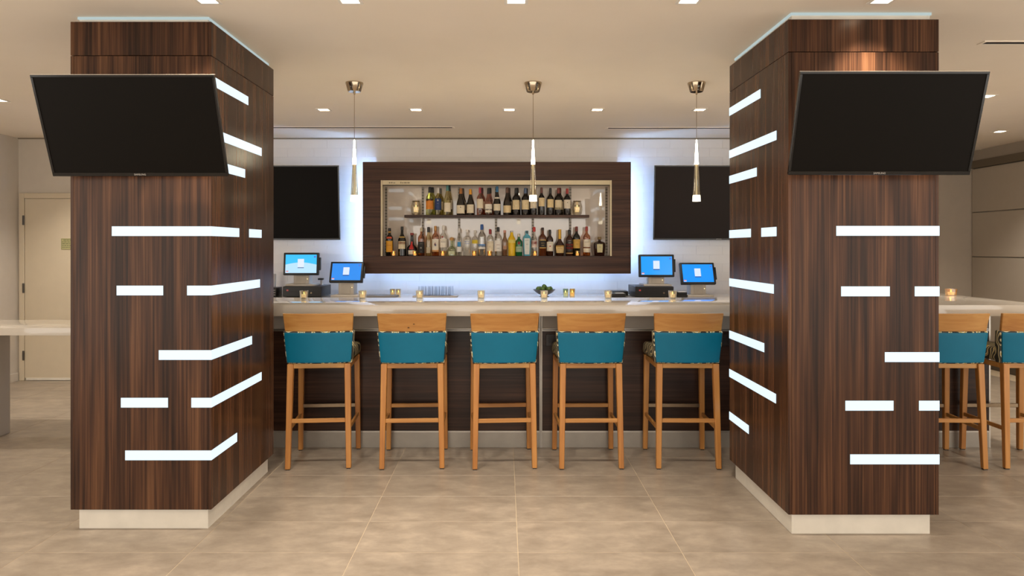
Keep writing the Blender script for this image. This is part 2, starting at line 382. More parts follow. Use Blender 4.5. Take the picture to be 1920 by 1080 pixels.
# ------------------------------------------------------------------ pillars with light strips
ZS = [2.430, 2.147, 1.977, 1.615, 1.295, .947, .690, .406]
SHH = .026
def pillar(x0, x1, y0, y1, top, label, strips, near):
    """strips: list of (z, polyline of (x,y) along the outside of the pillar); near: +1 when the visible side is the right one"""
    t = thing('pillar', label, 'pillar', ((x0+x1)/2, (y0+y1)/2, 0)); cx, cy = (x0+x1)/2, (y0+y1)/2
    hx, hy = (x1-x0)/2, (y1-y0)/2
    b0, seam = .112, 2.562
    part('core', box(-hx+.03, hx-.03, -hy+.03, hy-.03, .0, CEIL-.001), plain('pillar_core', 'd6cfc2', .6), t)
    part('light_gap', box(-hx+.024, hx-.024, -hy+.024, hy-.024, CEIL-.015, CEIL-.002), emit('light_gap', 'cfe4e6', .5), t)
    part('plinth', box(-hx+.055, hx-.055, -hy+.05, hy-.05, 0, b0+.004), M_STEEL, t, .002, 1)
    part('floor_channel', MB().box(-hx+.045, hx-.045, -hy+.04, hy-.04, 0, .006), plain('dark_channel', '4f463b', .4, .5), t)
    e = .0015
    for z0, z1, nme in ((b0, seam-.0015, 'panel'), (seam+.0015, top, 'header_panel')):
        part(nme, box(-hx+.019, hx-.019, -hy, -hy+.018, z0, z1), M_WALV, t, .0012, 1)
        part(nme, box(-hx+.019, hx-.019, hy-.018, hy, z0, z1), M_WALV, t, .0012, 1)
        part(nme, box(-hx, -hx+.018, -hy+.0002, hy-.0002, z0, z1), M_WALV, t, .0012, 1)
        part(nme, box(hx-.018, hx, -hy+.0002, hy-.0002, z0, z1), M_WALV, t, .0012, 1)
    for z, pts in strips:
        mb = MB(); d = .0022
        pts = [(x-cx, y-cy) for x, y in pts]
        for (ax, ay), (bx, by) in zip(pts[:-1], pts[1:]):
            if abs(ay-by) < 1e-6:      # along the front or back face
                s = -1 if ay < 0 else 1
                a, b = min(ax, bx), max(ax, bx)
                if abs(a+hx) < 1e-4: a -= d
                if abs(b-hx) < 1e-4: b += d
                mb.box(a, b, min(ay, ay+s*d), max(ay, ay+s*d), z-SHH, z+SHH)
            else:
                s = -1 if ax < 0 else 1
                mb.box(min(ax, ax+s*d), max(ax, ax+s*d), min(ay, by), max(ay, by), z-SHH, z+SHH)
        part('light_strip', mb, M_STRIP, t)
    return t
def side_y(px, X): return X*F/(px-CX)
# left pillar
lx0, lx1, ly0 = -2.339, -1.579, 3.74; ly1 = side_y(513, lx1)
fx = lambda px: PX(px, ly0)
sy = lambda px: side_y(px, lx1)
L = []
L.append((ZS[0], [(fx(300), ly0), (lx1, ly0), (lx1, sy(465))])); L.append((ZS[0], [(lx1-.02, ly1), (lx1-.3, ly1)]))
L.append((ZS[1], [(fx(260), ly0), (lx1, ly0), (lx1, sy(490))])); L.append((ZS[1], [(lx1-.05, ly1), (lx1-.35, ly1)]))
L.append((ZS[2], [(fx(330), ly0), (lx1, ly0), (lx1, sy(459))])); L.append((ZS[2], [(lx1-.02, ly1), (lx1-.3, ly1)]))
L.append((ZS[3], [(fx(210), ly0), (lx1, ly0), (lx1, sy(448))])); L.append((ZS[3], [(lx1, sy(467)), (lx1, sy(490))]))
L.append((ZS[4], [(fx(219), ly0), (fx(306), ly0)])); L.append((ZS[4], [(fx(351), ly0), (lx1, ly0), (lx1, sy(487))]))
L.append((ZS[5], [(fx(298), ly0), (lx1, ly0), (lx1, sy(472))]))
L.append((ZS[6], [(fx(227), ly0), (fx(315), ly0)])); L.append((ZS[6], [(fx(359), ly0), (lx1, ly0), (lx1, sy(490))]))
L.append((ZS[7], [(fx(235), ly0), (lx1, ly0), (lx1, sy(444))]))
pillar(lx0, lx1, ly0, ly1, 2.745, 'left walnut clad square pillar with glowing white strips', L, 1)
# right pillar
rx0, rx1, ry0 = 1.505, 2.302, 3.67; ry1 = side_y(1368, rx0)
fx = lambda px: PX(px, ry0)
sy = lambda px: side_y(px, rx0)
R = []
for z, px in ((0, 1426), (1, 1456), (2, 1419), (3, 1408), (4, 1451), (5, 1433), (6, 1455), (7, 1404)):
    R.append((ZS[z], [(rx0, sy(px)), (rx0, ry1), (rx0+.35, ry1)]))
R.append((ZS[3], [(rx0, sy(1428)), (rx0, sy(1456))]))
for z, px in ((3, 1568), (4, 1715), (5, 1659), (6, 1723), (7, 1594)):
    R.append((ZS[z], [(fx(px), ry0), (rx1, ry0), (rx1, ry0+.4)]))
R.append((ZS[4], [(fx(1577), ry0), (fx(1668), ry0)])); R.append((ZS[6], [(fx(1585), ry0), (fx(1675), ry0)]))
pillar(rx0, rx1, ry0, ry1, 2.735, 'right walnut clad square pillar with glowing white strips', R, -1)

# ------------------------------------------------------------------ television sets
def television(label, xc, yb, zb, tilt, w, h, scr, wall_y, logo=True, mount_w=.3):
    t = thing('television', label, 'television', (xc, yb, zb))
    rot = (tilt, 0, 0)      # positive: the top leans towards the viewer
    t.rotation_euler = rot
    bz, bzb, th = .012 if w < 1.2 else .014, .019, .045
    part('housing', box(-w/2+.012, w/2-.012, .008, th, .012, h-.012), M_BLACK, t, .006, 2)
    part('bezel', MB().box(-w/2, w/2, -.006, .012, 0, bzb).box(-w/2, w/2, -.006, .012, h-bz, h).box(-w/2, -w/2+bz, -.006, .012, bzb, h-bz).box(w/2-bz, w/2, -.006, .012, bzb, h-bz), M_TVBEZ, t, .0015, 1)
    part('screen', box(-w/2+bz, w/2-bz, -.002, .010, bzb, h-bz), scr, t)
    part('edge_trim', MB().box(-w/2-.0015, w/2+.0015, .004, .009, h, h+.002), plain('clear_edge', 'c4b6a4', .25, .6), t)
    if logo:
        link('lettering', text_mesh('SAMSUNG', .0135, .0003), plain('logo_silver', 'b9b4ad', .4, .0), t, (0, -.0062, bzb/2), (0, 0, 0))
    # wall bracket: arms from the back of the set to the pillar or wall
    c, s = math.cos(-tilt), math.sin(-tilt)
    part('bracket_plate', box(-mount_w/2, mount_w/2, th, th+.012, h*.25, h*.75), M_BLACK, t)
    def loc(yw, zl):                          # local y reaching the wall plane at local height zl
        return (wall_y-yb+zl*math.sin(tilt))/math.cos(tilt)
    for sx in (-1, 1):
        za = h*.45
        d = loc(wall_y, za)-.003
        d2 = loc(wall_y, za+.05)-.003
        part('bracket_arm', MB().box(sx*mount_w*.35-.012, sx*mount_w*.35+.012, th+.012, min(d, d2), za-.02, za+.02), M_BLACK, t)
    return t
television('tilted black television mounted on the left pillar', -1.9165, 3.66, 1.904, math.atan2(.18, .490), .9235, .522, M_TVSCR, ly0)
television('tilted black television mounted on the right pillar', 1.9075, 3.531, 1.897, math.atan2(.149, .489), .9235, .511, M_TVSCR, ry0)
television('large black wall television left of the bottle cabinet', PX(638, 7.83)-.74, 7.83, 1.61, math.radians(5), 1.48, .835, M_TVSCR, YB-.008, False, .5)
television('large black wall television right of the bottle cabinet', PX(1224.5, 7.83)+.74, 7.83, 1.61, math.radians(5), 1.48, .835, M_TVSCR_REFL, YB-.008, True, .5)

# ------------------------------------------------------------------ bar
BF, BY, BB = 5.00, 5.29, 5.75          # counter front, front panel plane, counter back
ZB, ZT = 1.030, 1.110
bt = link('bar_counter', MB().prism([(-2.75, BF), (3.95, BF), (3.95, YB-.004), (3.22, YB-.004), (3.22, BB), (-2.75, BB)], ZB, ZT).mesh('bar_counter', .003, 2), M_SLAB)
tag(bt, 'long glossy white stone counter top of the bar', 'counter')
base = thing('bar_unit', 'dark walnut bar front with grey upper band and metal kick plate', 'bar', (0, BY, 0))
XJ, XE = PX(1014, BY), 3.71
part('carcass', MB().prism([(-2.65, .02), (XE-.02, .02), (XE-.02, 2.6), (3.3, 2.6), (3.3, .40), (-2.65, .40)], 0, ZB), M_BLACK, base)
for a, b in ((-2.65, XJ-.011), (XJ+.011, XE-.012)):
    part('upper_band', box(a, b, 0, .02, .906, ZB), M_BAND, base, .001, 1)
    part('wood_panel', box(a, b, 0, .02, .128, .888), M_WALD, base, .001, 1)
    part('kick_plate', box(a, b, -.004, .02, 0, .116), M_KICK, base, .001, 1)
    part('metal_trim', MB().box(a, b, -.003, .019, .900, .906).box(a, b, -.003, .019, .888, .894), M_LTMETAL, base)
    part('metal_trim', box(a, b, -.005, .019, .116, .128), M_LTMETAL, base)
part('joint_trim', MB().box(XJ-.010, XJ-.005, -.006, .019, 0, ZB).box(XJ+.005, XJ+.010, -.006, .019, 0, ZB), M_LTMETAL, base)
part('joint_groove', box(XJ-.005, XJ+.005, -.001, .019, 0, ZB), M_BAND, base)
part('corner_trim', box(XE-.012, XE, -.004, .02, 0, ZB), M_LTMETAL, base)
part('upper_band', box(XE-.02, XE, .02, 2.6, .906, ZB), M_BAND, base)
part('side_panel', box(XE-.02, XE, .02, 2.6, .128, .888), M_WALD, base)
part('metal_trim', box(XE-.02, XE+.002, .02, 2.6, .888, .906), M_LTMETAL, base)
part('kick_plate', box(XE-.02, XE+.001, .02, 2.6, 0, .128), M_KICK, base)
for px in (1037, 1362):
    ox = PX(px, BY)
    op = part('socket_plate', box(ox-.055, ox+.055, -.006, 0, .775, .865), plain('dark_socket_plate', '2b211c', .3), base, .002, 1)
    part('socket', MB().box(ox-.035, ox-.010, -.009, -.006, .80, .84).box(ox+.010, ox+.035, -.009, -.006, .80, .84), M_BLACK, op)
# low counter at the left end
lc = thing('low_counter', 'low white counter with a grey panel leg beside the left pillar', 'counter', (-3.4, 5.77, 0))
part('counter_slab', box(-1.15, .74, -.31, .30, .832, .892), M_SLAB, lc, .003, 2)
part('panel_leg', box(-.78, -.67, -.25, -.055, 0, .832), plain('grey_laminate_lit', 'c2b9ae', .4, var=.02), lc, .002, 1)  # first leg: laminate coloured paler to stand for the light on it
part('panel_leg', box(.60, .72, -.25, .25, 0, .832), M_BAND, lc, .002, 1)
# back bar
ZK = .993; YK = 7.34
bk = link('back_bar_counter', box(-2.78, 3.19, YK, YB-.010, ZK-.04, ZK).mesh('back_bar_counter', .002, 1), M_SLAB)
tag(bk, 'white stone counter of the back bar under the bottle cabinet', 'counter')
bc = thing('back_bar_cabinet', 'low cabinet run under the back bar counter', 'cabinet', (0, YK+.03, 0))
part('body', box(-2.76, 3.18, .02, .565, 0, ZK-.041), M_WALD, bc)
for k in range(7):
    a = -2.76+k*.8486
    d = part('door', box(a+.004, a+.8446, 0, .019, .10, ZK-.05), M_WALD, bc, .001, 1)
    part('handle', box(a+.35, a+.50, -.025, 0, .86, .872), M_STEEL, d)

# ------------------------------------------------------------------ bottle cabinet
YP = 7.69                                   # front plane of the walnut surround
ox0, ox1 = PX(680, YP), PX(1183, YP); oz0, oz1 = PZ(513, YP), PZ(303.5, YP)
ix0, ix1 = PX(714, YP), PX(1147, YP); iz0, iz1 = PZ(480, YP), PZ(338, YP)
cb = thing('bottle_cabinet', 'walnut framed backlit bottle display cabinet on the back wall', 'cabinet', ((ox0+ox1)/2, YP, oz0))
cbx, cbz = (ox0+ox1)/2, oz0
def cbox(x0, x1, y0, y1, z0, z1): return box(x0-cbx, x1-cbx, y0-YP, y1-YP, z0-cbz, z1-cbz)
def cpart(n, mat, *a, bevel=0): return part(n, cbox(*a), mat, cb, bevel, 1)
cpart('frame_panel', M_WALH, ox0, ox1, YP, YP+.03, iz1, oz1, bevel=.0015)
cpart('frame_panel', M_WALH, ox0, ox1, YP, YP+.03, oz0, iz0, bevel=.0015)
cpart('frame_panel', M_WALH, ox0, ix0, YP, YP+.03, iz0+.0005, iz1-.0005, bevel=.0015)
cpart('frame_panel', M_WALH, ix1, ox1, YP, YP+.03, iz0+.0005, iz1-.0005, bevel=.0015)
bx0, bx1 = PX(705, 7.9), PX(1158, 7.9)
YI = 7.905
cpart('back_panel', M_BACKP, ix0, ix1, YI, YI+.012, iz0, iz1)
cpart('box_side', M_TRIM, bx0, ix0, YP+.03, YB-.009, oz0+.06, oz1-.002)
cpart('box_side', M_TRIM, ix1, bx1, YP+.03, YB-.009, oz0+.06, oz1-.002)
cpart('box_bottom', M_WALH, ix0, ix1, YP+.03, YB-.009, oz0+.06, iz0)
cpart('box_top', M_TRIM, ix0, ix1, YP+.03, YB-.009, iz1, oz1-.002)
cpart('led_strip', M_LED, bx0-.004, bx0-.0005, YP+.10, YP+.125, oz0+.07, oz1-.003)
cpart('led_strip', M_LED, bx1+.0005, bx1+.004, YP+.10, YP+.125, oz0+.07, oz1-.003)
cpart('led_strip', M_LEDB, bx0+.02, bx1-.02, YP+.10, YP+.125, oz0+.055, oz0+.0595)
cpart('side_trim', M_TRIM, ix0+.0005, ix0+.018, YP-.004, YP+.03, iz0, iz1)
cpart('side_trim', M_TRIM, ix1-.018, ix1-.0005, YP-.004, YP+.03, iz0, iz1)
tr = cpart('top_track', M_TRIM, ix0+.019, ix1-.019, YP+.002, YP+.05, iz1-.050, iz1-.0005)
cpart('track_groove', M_DARK, ix0+.019, ix1-.019, YP+.001, YP+.045, iz1-.0555, iz1-.0505)
mk = MB(); rr = random.Random(3); x = ix0+.09
for k in range(7):
    d = rr.uniform(.012, .03)
    if k == 3:
        part('track_mark', mk, plain('track_ink', '8c7f66', .6), tr); mk = MB(); x += .05
    mk.box(x-cbx, x+d-cbx, .0008, .002, iz1-.034-cbz, iz1-.022-cbz+rr.uniform(-.003, .005)); x += d+.006
part('track_mark', mk, plain('track_ink', '8c7f66', .6), tr)
for px in (724, 793, 861, 930, 999, 1069, 1137):
    x = PX(px, 7.9)
    rl = cpart('shelf_rail', M_RAIL, x-.013, x+.013, YI-.012, YI-.0003, iz0+.002, iz1-.058)
    mb = MB(); zz = iz0+.03
    while zz < iz1-.08:
        for s in (-.0062, .0062): mb.box(x+s-.0035-cbx, x+s+.0035-cbx, YI-.0125-YP, YI-.0119-YP, zz-cbz, zz+.018-cbz)
        zz += .034
    part('slot_holes', mb, M_DARK, rl)
SZ = PZ(403, 7.73)                           # top of the shelf
shx0, shx1 = PX(758, 7.72), PX(1105, 7.72)
cpart('shelf', M_WALH, shx0, shx1, YP+.035, YI-.013, SZ-.030, SZ, bevel=.001)
for px in (793, 930, 1069):
    x = PX(px, 7.85); cpart('shelf_bracket', M_RAIL, x-.004, x+.004, YP+.10, YI-.0125, SZ-.062, SZ-.0305)

# ------------------------------------------------------------------ bottles
SHAPE = {
 'bordeaux': [(.96, 0), (1, .012), (1, .60), (.93, .65), (.70, .70), (.46, .74), (.37, .79), (.35, .985), (.30, 1)],
 'burgundy': [(.96, 0), (1, .012), (1, .38), (.95, .45), (.76, .56), (.55, .66), (.42, .75), (.37, .82), (.35, .985), (.30, 1)],
 'hock': [(.96, 0), (1, .012), (1, .40), (.90, .52), (.66, .67), (.45, .79), (.35, .88), (.34, .985), (.30, 1)],
 'liquor': [(.94, 0), (1, .015), (1, .60), (.96, .65), (.80, .70), (.52, .745), (.37, .78), (.34, .985), (.30, 1)],
 'round': [(.94, 0), (1, .015), (1, .62), (.93, .69), (.70, .74), (.42, .77), (.34, .80), (.33, .985), (.30, 1)],
 'cream': [(.92, 0), (1, .015), (1, .50), (.96, .56), (.70, .65), (.44, .71), (.33, .77), (.31, .985), (.28, 1)],
 'bell': [(.90, 0), (1, .02), (1, .26), (.93, .36), (.66, .44), (.36, .50), (.30, .62), (.27, .80), (.24, .985), (.2, 1)],
 'flask': [(.80, 0), (.86, .02), (1, .45), (.99, .62), (.90, .70), (.60, .745), (.28, .77), (.22, .80), (.22, .985), (.2, 1)],
 'squat': [(.92, 0), (1, .03), (1, .30), (.92, .42), (.66, .54), (.34, .63), (.29, .70), (.29, .985), (.26, 1)],
 'slim': [(.94, 0), (1, .015), (1, .56), (.90, .63), (.60, .70), (.44, .76), (.42, .985), (.38, 1)],
 'decanter': [(.72, 0), (.80, .02), (1, .30), (1, .38), (.80, .47), (.46, .56), (.32, .62), (.26, .80), (.25, .985), (.2, 1)],
 'gin': [(.80, 0), (.84, .02), (1, .58), (1, .70), (.85, .78), (.45, .84), (.36, .86), (.36, .985), (.32, 1)],
 'yellow': [(.90, 0), (.92, .02), (1, .60), (.90, .70), (.56, .78), (.40, .85), (.34, .985), (.30, 1)],
}
def rad_at(sh, t):
    pr = SHAPE[sh]
    for (r0, t0), (r1, t1) in zip(pr[:-1], pr[1:]):
        if t <= t1: return r0+(r1-r0)*(t-t0)/max(1e-6, t1-t0)
    return pr[-1][0]
def squash(a, sq): 
    c, d = math.cos(a), math.sin(a)
    return (abs(c)**sq+abs(d)**sq)**(-1/sq) if sq != 2 else 1
def bottle(label, x, y, z, h, r, shape, gmat, cap, caph, labels=(), texts=(), sq=2.0, sy_=1.0, ball=False, group=None, capw=1.08):
    """labels: (t0, t1, colour[, half-angle]); texts: (t, words, size, colour)"""
    t = thing('bottle', label, 'bottle', (x, y, z), 0, group)
    pr = [(a*r, b*h) for a, b in SHAPE[shape]]
    part('glass_body', MB().lathe(pr, 20, sq=sq, sy=sy_), gmat, t)
    c0 = 1-caph
    if ball:
        part('stopper', MB().lathe([(.001, -.0), (.4*r, .004), (.50*r, .018), (.42*r, .034), (.001, .042)], 14, cz=h-.004), cap, t)
    else:
        rs = [c0+caph*k/5 for k in range(6)]
        part('cap', MB().lathe([(max(rad_at(shape, q), .30)*r*capw+.0004, q*h) for q in rs]+[(.001, h*1.004)], 16), cap, t)
    fr = []
    for lb in labels:
        t0, t1, col = lb[:3]; ha = lb[3] if len(lb) > 3 else 1.15
        seg = 10
        k = 8
        rs = [(rad_at(shape, t0+(t1-t0)*i/k)*r+.0007, (t0+(t1-t0)*i/k)*h) for i in range(k+1)]
        mb = MB().lathe(rs, seg, sq=sq, sy=sy_, a0=-PI/2-ha, a1=-PI/2+ha)
        lo = part('label', mb, col if not isinstance(col, str) else plain('paper_'+col, col, .55, var=.04, vscale=60), t)
        fr.append((t0, t1, lo))
    for tx in texts:
        tt, s, size, col = tx[:4]
        par = t
        for t0, t1, lo in fr:
            if t0-.02 <= tt <= t1+.02: par = lo
        rr_ = rad_at(shape, tt)*r*(1 if sq == 2 else 1.0)+.0012
        if sy_ != 1 or sq != 2:
            me = text_mesh(s, size, .0002)
            o = link('lettering', me, plain('ink_'+col, col, .6, var=0), par, (0, -rr_*sy_*squash(-PI/2, sq)-.0002, tt*h))
        else:
            o = link('lettering', text_mesh(s, size, .0002, bend=rr_), plain('ink_'+col, col, .6, var=0), par, (0, 0, tt*h))
    return t
GL = lambda n, c, g=.10: glass('glass_'+n, c, g)
def body(n, c, rough=.08): return plain('bottle_'+n, c, rough, var=.03, spec=.6, coat=.3)
CAP = lambda c, m=0.0: plain('cap_'+c, c, .35, m, var=.03)
g_clear, g_green, g_pale = GL('clear', 'f2f0ec'), GL('pale_green', 'dcdf9c'), GL('pale_straw', 'e2d9aa')
b_wine, b_burg, b_black = body('wine', '17110f'), body('burgundy', '221a12'), body('black', '120e0c')
b_rose, b_brown, b_amber = GL('rose', 'dfb09c'), body('brown', '3a1d10'), GL('amber', 'd29a60')
SCL = 7.74/F
def brow(px, top, wpx, base_py, base_z, y=7.755): return PX(px, y), y, base_z, (base_py-top)*y/F, wpx/2*y/F
CR = 'efe0c2'
def topb(label, px, top, w, shape, g, cap, caph, labels, texts=(), back=False):
    x, y, z, h, r = brow(px, top, w, 402.5, SZ+.0006)
    return bottle(label, x, y, z, h, r, shape, g, cap, caph, labels, texts)
topb('white wine bottle with orange label and black cap on the shelf', 806, 350, 15, 'bordeaux', g_green, CAP('23211f'), .2, [(.20, .54, 'e08a2c'), (.50, .57, '2e2a26')], [(.51, '––––', .010, 'd9c9a0')])
topb('white wine bottle with dark blue label and white cap', 821.5, 351.5, 13, 'bordeaux', g_pale, CAP('e8e0d6'), .2, [(.18, .60, '1f3a6b')], [(.50, '*', .05, 'f2ece0'), (.42, '––––', .011, 'f2ece0'), (.29, '–––––', .009, 'c9d2df')])
topb('tall slender white wine bottle with teal capsule', 839, 347, 13.5, 'hock', g_pale, CAP('5f9694'), .18, [(.10, .41, CR)], [(.33, '–––––', .009, '8a7f6a')])
topb('burgundy shaped wine bottle with copper capsule', 864, 352.5, 16, 'burgundy', b_burg, CAP('a8703e', .4), .21, [(.05, .36, CR)], [(.28, '◆', .014, '5b5040'), (.18, '––––', .008, '8a7f6a')])
topb('wine bottle with bright yellow orange capsule', 882, 354, 14, 'burgundy', b_burg, CAP('eaa01e'), .21, [(.07, .40, CR)], [(.31, '–––', .010, '6e6a3c'), (.2, '–––', .010, '8a7f6a')])
topb('rose wine bottle with red pink capsule', 900, 351, 12.5, 'bordeaux', b_rose, CAP('b8434f'), .2, [(.24, .58, CR)], [(.48, '––', .011, '7c7a3c')])
topb('rose wine bottle with black capsule and patterned label', 916, 352, 14, 'burgundy', b_rose, CAP('262422'), .22, [(.05, .40, 'f3ead8'), (.17, .22, '2a2724'), (.05, .09, '4a3c36')], [(.31, '–= –', .013, '2a2724'), (.12, '~–~', .010, '2a2724')])
topb('dark wine bottle with blue capsule and small oval neck label', 932, 349, 14, 'burgundy', b_wine, CAP('2f6f9a'), .2, [(.15, .38, CR), (.57, .62, 'f3ead8')], [(.28, '–––', .010, '6a6050')])
topb('dark wine bottle with brown capsule and low square label', 951, 351, 15, 'burgundy', b_burg, CAP('70503e'), .2, [(.08, .34, 'e8cf9e')], [(.26, '–––', .010, '8f7c58')])
topb('dark wine bottle with cream label directly left of blue grey capped bottle', 967.5, 352, 14, 'bordeaux', b_wine, CAP('2a2a28'), .2, [(.20, .55, 'e8d3a6')], [(.49, '– –––', .010, '6e5f45'), (.40, 'I', .016, '6e5f45')])
topb('dark wine bottle with blue grey capsule', 985, 352, 14, 'bordeaux', b_wine, CAP('5d6f8c'), .2, [(.20, .55, 'e8d3a6')], [(.49, '–– ––', .010, '6e5f45'), (.40, 'S', .014, '6e5f45')])
topb('dark wine bottle behind the middle pendant lamp', 1000, 353, 13, 'bordeaux', b_wine, CAP('5a3a30'), .2, [(.25, .58, 'ecdcc0')], [(.46, '◆', .013, '5b5040')])
topb('narrow dark wine bottle with brown capsule and high label', 1015.5, 351, 12, 'bordeaux', b_wine, CAP('6b3b32'), .2, [(.31, .62, 'e8cf9e')], [(.53, '–––', .010, '8a6a3c')])
topb('dark wine bottle with black capsule and yellowish label', 1032, 352, 12.5, 'bordeaux', b_wine, CAP('2b2a2a'), .2, [(.27, .58, 'ead09a')], [(.51, '––––', .011, '4c4030')])
topb('dark wine bottle with red brown capsule and wide label', 1047, 352, 14, 'bordeaux', b_wine, CAP('8a4034'), .2, [(.19, .55, 'ead9b4'), (.19, .27, 'b5a678')], [(.46, '– –', .010, '8f8468')])
topb('dark wine bottle with bright red capsule, rightmost on the shelf', 1063.5, 353, 13, 'bordeaux', b_wine, CAP('b23a34'), .2, [(.24, .57, 'efe2cc')], [(.46, '◆', .013, '5b5040'), (.34, '––––', .007, '8a7f6a')])
# second row on the shelf, seen between the front bottles
for k, (px, top, w, shape, g, cap, lb) in enumerate([
        (811, 350, 14, 'bordeaux', g_green, '23211f', 'second white wine bottle behind the orange labelled one'),
        (826, 352, 12, 'bordeaux', g_pale, '6f6a62', 'second wine bottle behind the blue labelled one'),
        (842.5, 346, 13, 'hock', g_pale, '2e3a36', 'second slender bottle behind the teal capped one'),
        (867.5, 352, 15, 'burgundy', b_burg, '5a4a36', 'second dark bottle behind the copper capped one'),
        (904, 351, 12, 'bordeaux', b_rose, '55262c', 'second rose bottle behind the pink capped one'),
        (919, 351, 13, 'burgundy', b_rose, '1f1d1b', 'second rose bottle behind the black capped one'),
        (954.5, 351, 14, 'burgundy', b_burg, '4f382c', 'second dark bottle behind the brown capped one'),
        (970, 351, 13, 'bordeaux', b_wine, '20201f', 'second dark bottle behind the cream labelled one'),
        (987.5, 352, 13, 'bordeaux', b_wine, '2d3340', 'second dark bottle behind the blue grey capped one'),
        (1050, 351, 13, 'bordeaux', b_wine, '6a3028', 'second dark bottle behind the red brown capped one')]):
    y = 7.845; bottle(lb, PX(px, y), y, SZ+.0006, (402.5-top)*y/F, w/2*y/F*.96, shape, g, CAP(cap), .2, [(.2, .5, CR)])

BZ = iz0
def lowb(label, px, top, w, shape, g, cap, caph, labels=(), texts=(), y=7.765, **kw):
    x, y, z, h, r = brow(px, top, w, 479.0, BZ+.0005, y)
    return bottle(label, x, y, z, h, r, shape, g, cap, caph, labels, texts, **kw)
lowb('dark coffee liqueur bottle with yellow orange label, leftmost on the cabinet floor', 730.5, 427, 14, 'liquor', b_black, CAP('1f1612'), .10, [(.14, .54, 'e2a22c', 1.0), (.62, .69, 'c8583a', .8), (.84, .88, 'd9a23a')], [(.38, 'KAHLUA', .013, '9a3d1c'), (.20, '––', .012, 'b0641c')])
lowb('black cream liqueur bottle with cream oval label', 754, 424, 15.5, 'cream', b_black, CAP('1d1a16'), .12, [(.24, .50, 'e9d8b4', .95), (.40, .48, 'd07a44', .95), (.62, .66, 'c9a85c')], [(.44, 'BAILEYS', .012, '6b2c14'), (.32, '–––', .010, '4a3420')])
lowb('squat dark liqueur bottle with a red ribbon', 772.5, 436, 20, 'bell', b_black, CAP('8f2a22'), .10, [(.04, .26, '2a2320', 1.05), (.07, .24, 'ece0cc', .6), (.28, .62, 'c4302c', .42)], [(.16, '––––', .010, '7a2c20')], y=7.77)
lowb('amber rum bottle with black and white label', 790, 426, 13, 'liquor', b_amber, CAP('d2c2a0'), .14, [(.10, .50, '231f1c')], [(.43, '–––––', .012, 'efe6d4'), (.28, 'O', .022, 'efe6d4'), (.15, '–––', .012, 'efe6d4')])
lowb('clear pale gold bottle with a black cap and thin lettering', 803.5, 425, 11.5, 'slim', GL('gold_tint', 'ded0ac'), CAP('26221e'), .18, [(.10, .30, 'c8b99c', .7)], [(.46, '–––––', .011, '6b5a3c')])
lowb('amber rum bottle with white label and red lettering', 816.5, 423, 13.5, 'liquor', b_amber, CAP('c08a4a', .3), .16, [(.20, .56, 'f2ead9'), (.14, .20, 'd9a56a')], [(.52, '– –––', .009, 'b5392c'), (.24, '––', .010, '2c4a86')])
lowb('clear rum bottle with white cap and red round emblem', 831.5, 422, 14, 'liquor', g_clear, CAP('efe9de'), .15, [(.28, .56, 'f0e8d8')], [(.455, 'BACARDI', .0125, '2a2522'), (.34, '– –', .012, '2a2522')])
x, y, z, h, r = brow(831.5, 422, 14, 479, BZ, 7.765)
lowb('short round tequila bottle with a ball cork stopper', 847, 450, 17.5, 'squat', GL('tequila', 'd5dcc0', .14), CAP('c99a5c'), .1, [(.10, .30, 'd6dcb4', .7)], [(.20, 'PATRON', .008, '5c6a3c')], ball=True)
lowb('slim clear bottle with blue strip and white label before a rail', 861, 427, 10.5, 'slim', g_clear, CAP('d6d2cc'), .16, [(.14, .32, 'f0ebe2', 1.1), (.34, .50, '3c8fc4', .6)], [(.24, '–––', .007, '3c5f94')])
lowb('clear vodka bottle with blue lettering printed on the glass', 876, 430, 15, 'round', g_clear, CAP('efeae4'), .10, [], [(.545, 'ABSOLUT', .0165, '2c5fae'), (.47, 'VODKA', .0165, '2c5fae')])
lowb('clear vodka bottle with a yellow patch', 890.5, 431, 12.5, 'round', g_clear, CAP('e8e2d6'), .10, [(.48, .62, 'e3c838', .95)], [(.55, '–––', .010, '8a7412')])
lowb('tall frosted vodka bottle with blue cap and blue band', 903.5, 420, 15, 'liquor', GL('frosted', 'dcdad6', .22), CAP('2a5aa4'), .17, [(.22, .33, 'f1eee8', 1.0), (.28, .37, '5f8fcb', 1.0)], [(.19, '–––––', .009, '4a6fa8')])
lowb('clear bottle with red cap and cream label', 919, 429, 13.5, 'round', g_clear, CAP('9c2f30'), .18, [(.16, .54, 'e9dcc0', 1.05), (.48, .51, '6a5a44', 1.1)], [(.34, 'O', .026, 'a8906a'), (.51, '–––', .009, 'efe4cc')])
lowb('clear vodka bottle with black cap and large white label', 934, 425, 14.5, 'liquor', g_clear, CAP('2b2926'), .16, [(.16, .54, 'f3eee6', 1.1)], [(.38, 'KETEL', .013, '8c3a30'), (.26, 'ONE', .014, '6a5a50')])
lowb('slim pale pink tequila bottle with light cap', 946.5, 431, 11, 'slim', GL('blush', 'd6bfa8'), CAP('d79a86'), .1, [(.26, .40, 'b58a6c', .6)], [(.33, 'O', .014, '6b4632')])
lowb('opaque bright yellow bottle with silver cap', 959.5, 432, 14.5, 'yellow', plain('yellow_bottle', 'f0c41a', .3, var=.03), CAP('cfcac2', .6), .06, [(.52, .64, 'efd870', 1.2)], [(.58, '––––', .010, 'c99a10')])
lowb('green gin bottle with a red seal', 973, 437.5, 13, 'liquor', body('green', '1f6b3c'), CAP('cfc6b4', .4), .14, [(.18, .42, 'a9c0a4', 1.15), (.52, .64, '8a2c2c', .35)], [(.33, 'TANQUERAY', .008, '2c5a3c')])
